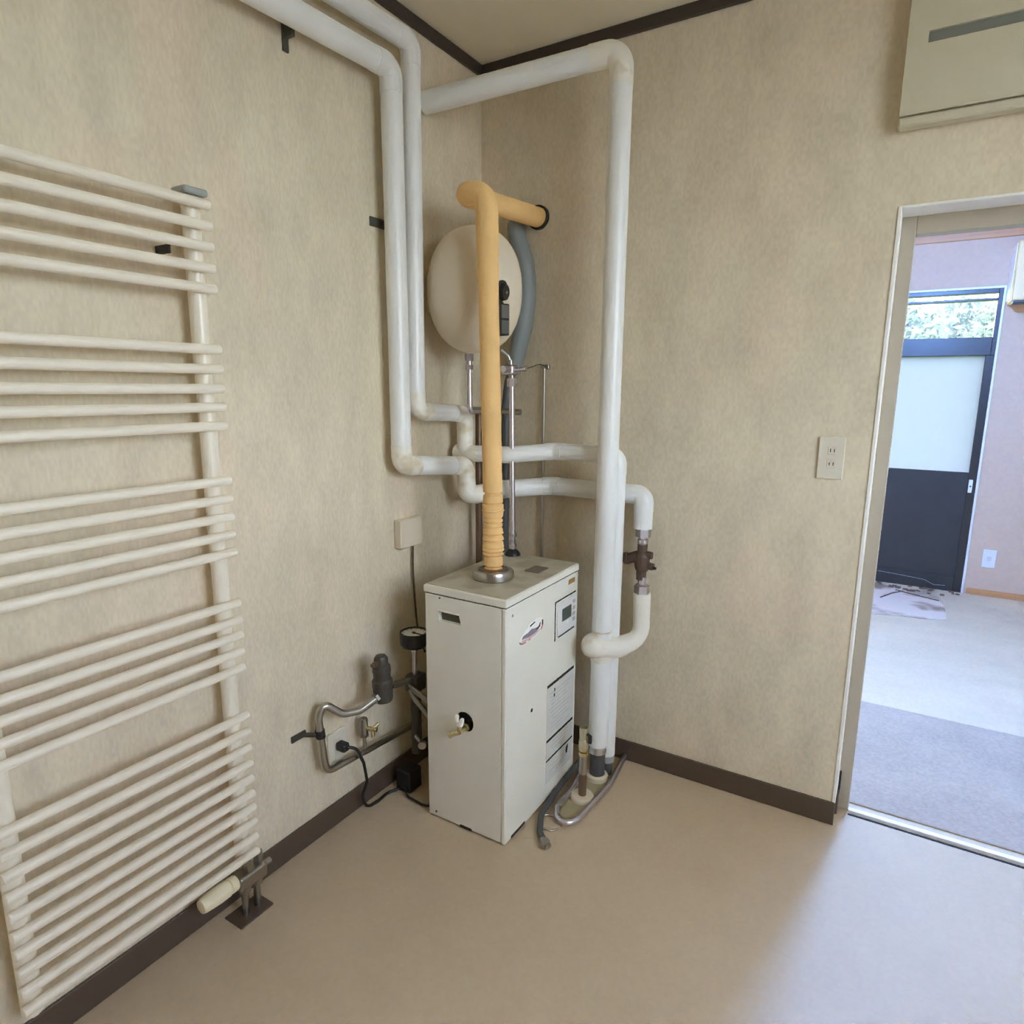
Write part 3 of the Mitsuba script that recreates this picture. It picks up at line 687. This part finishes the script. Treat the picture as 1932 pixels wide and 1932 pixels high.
kC = thing('insulated_pipe', 'tall white insulated pipe standing right of the boiler and crossing below the ceiling', 'pipe')
insulated(kC, [(0.0015, -0.32, 2.178), (0.59, -0.175, 2.245), (0.59, -0.175, 0.135)], 0.0325, 0.065, [C_], W)
add(kC, 'joint_band', rod((0.59, -0.175, 0.44), (0.59, -0.175, 0.462), 0.0345, 28), C_, smooth=40)
add(kC, 'joint_band', rod((0.59, -0.175, 0.540), (0.59, -0.175, 0.546), 0.0345, 28), C_, smooth=40)
add(kC, 'end_collar', rod((0.59, -0.175, 0.108), (0.59, -0.175, 0.137), 0.029, 28), ALU, label='bright metal collar', smooth=40)
add(kC, 'riser', rod((0.59, -0.175, 0.0), (0.59, -0.175, 0.11), 0.0255, 28), DARKGREY, label='dark grey bare riser', smooth=40)
tee = resample(fillet([(0.678, -0.055, 0.652), (0.683, -0.058, 0.50), (0.632, -0.135, 0.478), (0.578, -0.205, 0.497)], 0.05, 10), 0.01)
rr = np.interp(np.linspace(0, 1, len(tee)), [0, 0.45, 0.7, 1], [0.029, 0.027, 0.034, 0.040])
add(kC, 'branch', sweep(tee, rr, 28), C_, label='cream wrapped branch bending up to the strainer', smooth=50)
s = trimesh.creation.icosphere(3, 1.0)
s.vertices = s.vertices * [0.041, 0.041, 0.041] + [0.576, -0.207, 0.498]
add(kC, 'branch_end', s, C_, smooth=True)

k = thing('strainer_valve', 'brown bronze strainer between two white pipe ends', 'valve')
sx, sy = 0.6725, -0.055
add(k, 'union_nut', hexnut((sx, sy, 0.845), (sx, sy, 0.872), 0.0255), CHROME, label='chrome nut')
add(k, 'union_nut', hexnut((sx + 0.004, sy, 0.653), (sx + 0.004, sy, 0.680), 0.0255), CHROME, label='chrome nut')
add(k, 'nipple', lathe([(0.0001, 0), (0.015, 0), (0.015, 0.01), (0.017, 0.012), (0.017, 0.024), (0.013, 0.026), (0.013, 0.034), (0.0001, 0.034)], (sx, sy, 0.812), (0, 0, 1), 24), CHROME, smooth=40)
add(k, 'nipple', lathe([(0.0001, 0), (0.022, 0), (0.013, 0.006), (0.013, 0.016), (0.015, 0.018), (0.015, 0.030), (0.0001, 0.03)], (sx + 0.003, sy, 0.679), (0, 0, 1), 24), CHROME, smooth=40)
bz = 0.76
bodyv = m3.Manifold.hull_points(np.vstack([trimesh.creation.icosphere(2, 0.026).vertices + [sx, sy, 0.775], trimesh.creation.icosphere(2, 0.024).vertices + [sx + 0.001, sy, 0.745]]))
bodyv += m3.Manifold.cylinder(0.12, 0.0165, 0.0165, 24).translate([sx, sy, 0.70])
bodyv += m3.Manifold.cylinder(0.05, 0.019, 0.017, 20).rotate([0, -110, 0]).translate([sx - 0.012, sy - 0.004, 0.778])
bodyv += m3.Manifold.cylinder(0.03, 0.012, 0.012, 16).rotate([0, 100, 0]).translate([sx + 0.01, sy, 0.752])
bodyv += m3.Manifold.cylinder(0.026, 0.014, 0.012, 16).rotate([0, 90, 0]).translate([sx + 0.008, sy, 0.785])
add(k, 'body', bodyv, BRONZE, smooth=35)
add(k, 'strainer_cap', lathe([(0.0001, 0), (0.021, 0), (0.021, 0.012), (0.014, 0.018), (0.0001, 0.018)], (sx - 0.045, sy - 0.006, 0.768), (-0.94, -0.05, -0.3), 8), BRONZE)
add(k, 'pin', rod((sx + 0.034, sy - 0.004, 0.747), (sx + 0.05, sy - 0.006, 0.745), 0.005, 12), BLACK)

# ------------------------------------------------------------------ bare pipes behind the boiler
k = thing('supply_pipe', 'chrome supply pipe with a valve, rising from the black grommet', 'pipe')
add(k, 'tube', rod((0.262, -0.202, BH + 0.01), (0.252, -0.2, 1.335), 0.0095), CHROME, smooth=40)
for z in (0.785, 0.80, 0.822):
    add(k, 'nut', hexnut((0.2615, -0.2018, z), (0.2612, -0.2017, z + 0.011), 0.0135 if z != 0.80 else 0.011), CHROME)
add(k, 'nut', hexnut((0.2535, -0.2002, 1.325), (0.253, -0.2, 1.352), 0.0165), CHROME)
add(k, 'tube', rod((0.253, -0.2, 1.345), (0.246, -0.2, 1.41), 0.010), DULLSTEEL, smooth=40)
add(k, 'valve', cat(rbox((0.224, -0.222, 1.362), (0.268, -0.178, 1.395), 0.009), hexnut((0.246, -0.222, 1.38), (0.246, -0.243, 1.38), 0.012), rod((0.268, -0.2, 1.378), (0.30, -0.2, 1.382), 0.0065), lathe([(0.0001, 0), (0.009, 0), (0.009, 0.008), (0.0001, 0.008)], (0.30, -0.2, 1.382), (1, 0, 0.1))), CHROME, label='chrome stop valve', smooth=30)
add(k, 'tube', bent([(0.246, -0.2, 1.40), (0.24, -0.205, 1.425), (0.226, -0.232, 1.443)], 0.009, 0.02), DULLSTEEL, smooth=40)

k = thing('outlet_pipe', 'short chrome pipe under the left side of the water heater', 'pipe')
add(k, 'tube', bent([(0.146, -0.29, 1.425), (0.148, -0.29, 1.243), (0.148, -0.13, 1.243)], 0.0085, 0.02), CHROME, smooth=40)
add(k, 'nut', hexnut((0.146, -0.29, 1.405), (0.146, -0.29, 1.428), 0.0145), CHROME)
add(k, 'nut', hexnut((0.146, -0.29, 1.378), (0.146, -0.29, 1.393), 0.0125), CHROME)
add(k, 'cross_tube', rod((0.05, -0.13, 1.244), (0.245, -0.13, 1.240), 0.010), DULLSTEEL, label='dull cross tube', smooth=40)

one('riser_pipe', 'dark brown copper pipe going down behind the boiler', 'pipe', rod((0.06, -0.11, 0.1), (0.06, -0.11, 1.25), 0.0125), COPPER, smooth=40)
k = thing('gauge_tube', 'thin bright tube along the wall right of the chrome pipe', 'tube')
add(k, 'tube', bent([(0.276, -0.02, 0.2), (0.275, -0.02, 1.39), (0.262, -0.02, 1.397)], 0.0055, 0.008, 14), STEEL, smooth=40)
add(k, 'wall_clip', box((0.262, -0.012, 1.386), (0.288, 0.0, 1.402), 0.002), DULLSTEEL)
one('thin_wire', 'thin olive wire from the stop valve to the bright tube', 'wire', sweep(resample([(0.308, -0.195, 1.383), (0.30, -0.10, 1.400), (0.279, -0.027, 1.396)], 0.02), 0.0016, 8), CLIP, smooth=40)

k = thing('grey_hose', 'bent blue grey hose hanging from the wall below the flue', 'hose')
hp = resample(fillet([(0.150, 0.0, 1.885), (0.168, -0.046, 1.845), (0.213, -0.052, 1.73), (0.221, -0.052, 1.64), (0.207, -0.052, 1.53), (0.182, -0.052, 1.43), (0.165, -0.052, 1.372)], 0.12, 8), 0.01)
add(k, 'hose', sweep(hp, np.interp(np.linspace(0, 1, len(hp)), [0, 0.7, 1], [0.030, 0.033, 0.026]), 28), HOSE, smooth=50)
add(k, 'tail_pipe', bent([(0.167, -0.052, 1.385), (0.150, -0.055, 1.34), (0.143, -0.06, 1.26), (0.14, -0.06, 0.3)], 0.015, 0.05), DARKGREY, label='darker tail pipe going down', smooth=40)

for (lo, hi, lab) in (((0.0, -0.855, 2.112), (0.055, -0.838, 2.20), 'small dark clip holding the sloping pipes near the ceiling'), ((0.0, -0.575, 1.775), (0.05, -0.50, 1.80), 'small dark clip beside the tall left pipe')):
    k = thing('pipe_clip', lab, 'pipe clip')
    add(k, 'plate', box(lo, (0.006,) + tuple(hi[1:]), 0.001), CLIP)
    cyy, czz = (lo[1] + hi[1]) / 2, (lo[2] + hi[2]) / 2
    add(k, 'arm', box((0.004, cyy - 0.006 if lo[2] > 2 else hi[1] - 0.03, czz - 0.006 if lo[2] < 2 else hi[2] - 0.06), (hi[0] - 0.018 if lo[2] < 2 else 0.032, cyy + 0.006 if lo[2] > 2 else hi[1], czz + 0.006 if lo[2] < 2 else hi[2]), 0.001), CLIP)

# ------------------------------------------------------------------ fittings left of the boiler
k = thing('pressure_gauge', 'round pressure gauge with a white dial facing up', 'pressure gauge')
gx, gy, gz = 0.105, -0.545, 0.0
add(k, 'case', lathe([(0.0001, 0.512), (0.038, 0.512), (0.044, 0.520), (0.045, 0.555), (0.043, 0.560), (0.0405, 0.560), (0.0405, 0.553), (0.0001, 0.553)], (gx, gy, 0), (0, 0, 1), 40), BLACK, smooth=35)
add(k, 'dial', lathe([(0.0001, 0.553), (0.0402, 0.553), (0.0402, 0.5545), (0.0001, 0.5545)], (gx, gy, 0), (0, 0, 1), 40), mat('dial_white', principled((0.66, 0.65, 0.58), 0.5)), label='white dial')
add(k, 'needle', cat(box((gx - 0.004, gy - 0.002, 0.5545), (gx + 0.03, gy + 0.002, 0.556)), lathe([(0.0001, 0), (0.006, 0), (0.006, 0.003), (0.0001, 0.003)], (gx, gy, 0.5545))), BLACK)
add(k, 'scale', cat(*[box((-0.003, -0.001, 0), (0.003, 0.001, 0.0006)).apply_transform(trimesh.transformations.translation_matrix((gx, gy, 0.5545)) @ trimesh.transformations.rotation_matrix(a, (0, 0, 1)) @ trimesh.transformations.translation_matrix((0.034, 0, 0))) for a in np.radians(np.arange(-45, 226, 27))]), DARKGREY)
add(k, 'stem', cat(rod((gx, gy, 0.41), (gx, gy, 0.514), 0.0085), hexnut((gx, gy, 0.497), (gx, gy, 0.513), 0.014)), CHROME, smooth=30)

k = thing('air_vent_valve', 'dark stepped air vent valve on the left wall pipework', 'valve')
vx, vy = 0.10, -0.672
add(k, 'body', lathe([(0.0001, 0.385), (0.026, 0.385), (0.029, 0.392), (0.029, 0.43), (0.031, 0.433), (0.031, 0.452), (0.026, 0.458), (0.026, 0.478), (0.028, 0.481), (0.027, 0.497), (0.021, 0.503), (0.021, 0.523), (0.016, 0.531), (0.0001, 0.532)], (vx, vy, 0), (0.0, -0.04, 1), 26), GUNMETAL, smooth=35)
add(k, 'bleed_screw', cat(rod((vx, vy - 0.028, 0.512), (vx, vy - 0.052, 0.512), 0.0085), rod((vx, vy - 0.05, 0.512), (vx, vy - 0.06, 0.512), 0.006)), COPPER, smooth=35)
add(k, 'side_arm', rod((vx, vy + 0.02, 0.418), (gx, gy - 0.02, 0.402), 0.011), DULLSTEEL, smooth=40)
add(k, 'inlet_nut', cat(hexnut((vx, vy - 0.024, 0.408), (vx - 0.003, vy - 0.05, 0.402), 0.0165), rod((vx, vy, 0.41), (vx - 0.003, vy - 0.03, 0.405), 0.010)), DULLSTEEL)

k = thing('manifold', 'dark manifold block feeding two chrome tubes into the boiler side', 'manifold')
add(k, 'block', cat(rbox((gx - 0.022, gy - 0.024, 0.36), (gx + 0.024, gy + 0.03, 0.415), 0.006), rod((gx, gy + 0.002, 0.14), (gx, gy + 0.002, 0.37), 0.017)), GUNMETAL, smooth=30)
add(k, 'tube', bent([(gx, gy - 0.02, 0.385), (gx + 0.03, gy - 0.035, 0.38), (BX0 - 0.001, gy - 0.02, 0.33)], 0.009, 0.03), DULLSTEEL, smooth=40)
add(k, 'tube', bent([(gx, gy - 0.02, 0.368), (gx + 0.03, gy - 0.035, 0.35), (BX0 - 0.001, gy - 0.02, 0.27)], 0.009, 0.03), DULLSTEEL, smooth=40)
add(k, 'side_cock', cat(rod((gx + 0.01, gy - 0.01, 0.205), (gx + 0.05, gy - 0.03, 0.20), 0.008), lathe([(0.0001, 0), (0.013, 0), (0.013, 0.012), (0.0001, 0.012)], (gx + 0.05, gy - 0.03, 0.2), (0.5, -0.7, 0), 20)), STEEL, smooth=35)

k = thing('wall_pipe', 'bent steel pipe looping from the air vent valve down along the left wall', 'pipe')
add(k, 'tube', sweep(resample(fillet([(0.097, -0.72, 0.402), (0.085, -0.775, 0.385), (0.066, -0.825, 0.392), (0.042, -0.872, 0.44), (0.038, -0.888, 0.40), (0.038, -0.872, 0.222), (0.038, -0.44, 0.185)], 0.035, 10), 0.008), 0.0115, 20), STEEL, smooth=50)
add(k, 'clip_band', rod((0.038, -0.8845, 0.362), (0.038, -0.882, 0.338), 0.0135, 20), BLACK, label='black clip band', smooth=40)
add(k, 'clip_arm', cat(box((0.0, -0.955, 0.343), (0.005, -0.905, 0.362), 0.001), sweep([(0.003, -0.92, 0.353), (0.036, -0.895, 0.351)], 0.0065, 12)), GUNMETAL)
k = thing('drain_valve', 'brass drain valve on a short upright stub of the wall pipe', 'valve')
dx, dy = 0.038, -0.712
add(k, 'stub', rod((dx, dy, 0.208), (dx, dy, 0.27), 0.0055), STEEL, smooth=40)
add(k, 'body', cat(rod((dx, dy, 0.262), (dx, dy, 0.315), 0.0125), hexnut((dx, dy, 0.258), (dx, dy, 0.268), 0.014), rod((dx, dy, 0.312), (dx, dy, 0.32), 0.010)), DULLSTEEL, smooth=35)
add(k, 'spout', cat(rod((dx + 0.005, dy, 0.288), (dx + 0.042, dy + 0.012, 0.285), 0.007), rod((dx + 0.028, dy + 0.008, 0.288), (dx + 0.03, dy + 0.008, 0.262), 0.006), rod((dx + 0.028, dy + 0.008, 0.288), (dx + 0.032, dy + 0.03, 0.296), 0.0055)), BRASS, label='brass spout and handle', smooth=35)

k = thing('wall_socket', 'cream wall socket behind the bent steel pipe', 'outlet')
add(k, 'plate', box((0, -0.828, 0.19), (0.008, -0.758, 0.306), 0.002), SOCKET)
add(k, 'outlet', box((0.0075, -0.806, 0.215), (0.010, -0.78, 0.281), 0.001), SOCKET)
k = thing('black_power_cord', 'black plug and cord hanging from the cream wall socket', 'power cord')
add(k, 'plug', rbox((0.009, -0.806, 0.247), (0.046, -0.778, 0.274), 0.008), BLACK, smooth=30)
add(k, 'cord', sweep(resample(fillet([(0.04, -0.792, 0.262), (0.058, -0.766, 0.252), (0.062, -0.742, 0.19), (0.058, -0.727, 0.12), (0.03, -0.722, 0.055), (0.034, -0.712, 0.006), (0.04, -0.66, 0.006), (0.036, -0.615, 0.006), (0.055, -0.58, 0.008)], 0.03, 8), 0.008), 0.0045, 12), BLACK, smooth=50)
k = thing('black_box', 'small black transformer box on the floor beside the boiler', 'box')
add(k, 'body', rbox((0.04, -0.578, 0.0), (0.10, -0.515, 0.075), 0.006), BLACK, smooth=30)
add(k, 'cord', sweep(resample(fillet([(0.075, -0.575, 0.02), (0.11, -0.60, 0.010), (0.15, -0.60, 0.006), (0.185, -0.605, 0.006), (0.209, -0.575, 0.0055)], 0.03, 8), 0.008)[:-1], 0.0035, 10), BLACK, smooth=50)
k = thing('junction_box', 'beige junction box on the left wall above the pressure gauge', 'junction box')
add(k, 'cover', box((0, -0.508, 0.808), (0.03, -0.398, 0.902), 0.003), mat('jbox', principled((0.60, 0.52, 0.40), 0.5)))
one('wall_cable', 'brown cable hanging from the beige junction box', 'cable', sweep(resample(fillet([(0.012, -0.43, 0.807), (0.011, -0.432, 0.72), (0.012, -0.425, 0.6), (0.012, -0.415, 0.50), (0.03, -0.40, 0.42)], 0.1, 6), 0.02), 0.0035, 10), mat('cable_brown', principled((0.085, 0.055, 0.03), 0.6)), smooth=50)

# ------------------------------------------------------------------ fittings on the floor right of the boiler
k = thing('floor_trough', 'beige floor sleeve plate around the pipe stubs', 'floor plate')
oval = sg.LineString([(0.592, -0.165), (0.597, -0.385)]).buffer(0.038)
add(k, 'base', slab(oval, 0.0, 0.008, 2), mat('olive_base', principled((0.33, 0.28, 0.16), 0.6)), label='olive base plate')
add(k, 'collar', lathe([(0.026, 0.0), (0.037, 0.0), (0.037, 0.016), (0.033, 0.02), (0.026, 0.02)], (0.59, -0.175, 0.008), (0, 0, 1), 36), BEIGE, smooth=40)
add(k, 'collar', lathe([(0.0125, 0.0), (0.037, 0.0), (0.038, 0.010), (0.034, 0.016), (0.0125, 0.016)], (0.596, -0.305, 0.008), (0, 0, 1), 36), BEIGE, smooth=40)
k = thing('oil_cock', 'upright oil pipe with a brass cock and open top, beside the boiler', 'valve')
ox, oy = 0.596, -0.305
add(k, 'tube', rod((ox, oy, 0.0), (ox, oy, 0.165), 0.0125), COPPER, label='tarnished pipe', smooth=40)
add(k, 'sleeve', rod((ox, oy, 0.10), (ox, oy, 0.166), 0.0135), STEEL, smooth=40)
add(k, 'brass_ring', cat(hexnut((ox, oy, 0.163), (ox, oy, 0.176), 0.0155), hexnut((ox, oy, 0.180), (ox, oy, 0.192), 0.0155)), BRASS, label='yellow brass rings')
add(k, 'body', lathe([(0.0001, 0.19), (0.016, 0.19), (0.0165, 0.215), (0.013, 0.222), (0.0145, 0.225), (0.0155, 0.25), (0.0155, 0.262), (0.0125, 0.262), (0.0125, 0.235), (0.0001, 0.235)], (ox, oy, 0), (0, 0, 1), 28), mat('pale_brass', principled((0.60, 0.56, 0.40), 0.3, metallic=0.8)), smooth=40)
add(k, 'lever', cat(rod((ox + 0.012, oy - 0.004, 0.243), (ox + 0.022, oy - 0.006, 0.240), 0.005, 12), rbox((ox + 0.018, oy - 0.012, 0.214), (ox + 0.030, oy - 0.002, 0.244), 0.004)), BLACK, label='black lever', smooth=30)
k = thing('chrome_loop', 'chrome tube bent in a U on the floor around the pipe stubs', 'tube')
loop = resample(fillet([(0.628, -0.012, 0.020), (0.648, -0.20, 0.016), (0.634, -0.415, 0.016), (0.612, -0.456, 0.016), (0.575, -0.444, 0.016), (0.553, -0.40, 0.018), (0.555, -0.30, 0.018), (0.54, -0.18, 0.02)], 0.03, 10), 0.008)
add(k, 'tube', sweep(loop, 0.0095, 20), CHROME, smooth=50)
add(k, 'sleeve', rod((0.5535, -0.395, 0.018), (0.5545, -0.36, 0.018), 0.0115, 20), STEEL, smooth=40)
k = thing('wire_ring', 'thin bright wire ring lying on the floor by the chrome tube', 'wire')
rg = [(0.558 + 0.036 * math.cos(a), -0.462 + 0.036 * math.sin(a), 0.004 + 0.002 * math.sin(3 * a)) for a in np.linspace(0.5, 6.1, 40)]
add(k, 'ring', sweep(rg, 0.0025, 10), STEEL, smooth=50)
k = thing('fuel_hose', 'dark flexible hose at the boiler foot ending in a nut', 'hose')
add(k, 'hose', sweep(resample(fillet([(0.512, -0.15, 0.03), (0.514, -0.33, 0.018), (0.524, -0.45, 0.012), (0.558, -0.523, 0.010), (0.582, -0.545, 0.010)], 0.08, 10), 0.01), 0.0095, 16), DARKGREY, smooth=50)
add(k, 'ferrule', rod((0.576, -0.541, 0.010), (0.592, -0.555, 0.011), 0.0085, 16), DULLSTEEL, smooth=40)
add(k, 'nut', hexnut((0.592, -0.555, 0.0145), (0.606, -0.568, 0.0115), 0.0155), DULLSTEEL, label='steel end nut')
add(k + '__nut', 'nipple', rod((0.600, -0.562, 0.0115), (0.610, -0.571, 0.0115), 0.006, 12), STEEL)

# ------------------------------------------------------------------ on the right wall
k = thing('wall_outlet', 'beige double outlet plate on the wallpaper left of the doorway', 'outlet')
add(k, 'plate', box((1.165, -0.008, 1.071), (1.233, 0, 1.191), 0.002), SOCKET)
for z in (1.153, 1.115):
    add(k, 'socket', box((1.190, -0.0095, z - 0.012), (1.213, -0.0075, z + 0.012), 0.0008), SOCKET)
    s = k + ('__socket' if z > 1.13 else '__socket_001')
    for x in (1.1965, 1.2065):
        add(s, 'slot', box((x - 0.001, -0.0102, z - 0.0045), (x + 0.001, -0.0090, z + 0.0045)), BLACK)
k = thing('breaker_panel', 'beige wall panel box with a grey slot, high above the doorway', 'breaker panel')
add(k, 'frame', box((1.276, -0.03, 1.968), (1.86, 0, 2.36), 0.003), PANELBOX)
add(k, 'lip', box((1.277, -0.045, 1.963), (1.859, -0.004, 1.985), 0.004), PANELBOX)
door = sg.box(1.278, 1.989, 1.856, 2.356).difference(sg.box(1.322, 2.142, 1.80, 2.168))
add(k, 'cover', slab(door, -0.044, -0.028, 1), PANELBOX)
add(k, 'slot_window', box((1.322, -0.036, 2.142), (1.80, -0.031, 2.168)), DULLGREEN, label='dark grey slot window')
add(k, 'bead', box((1.29, -0.047, 1.988), (1.85, -0.042, 1.992), 0.001), PANELBOX)
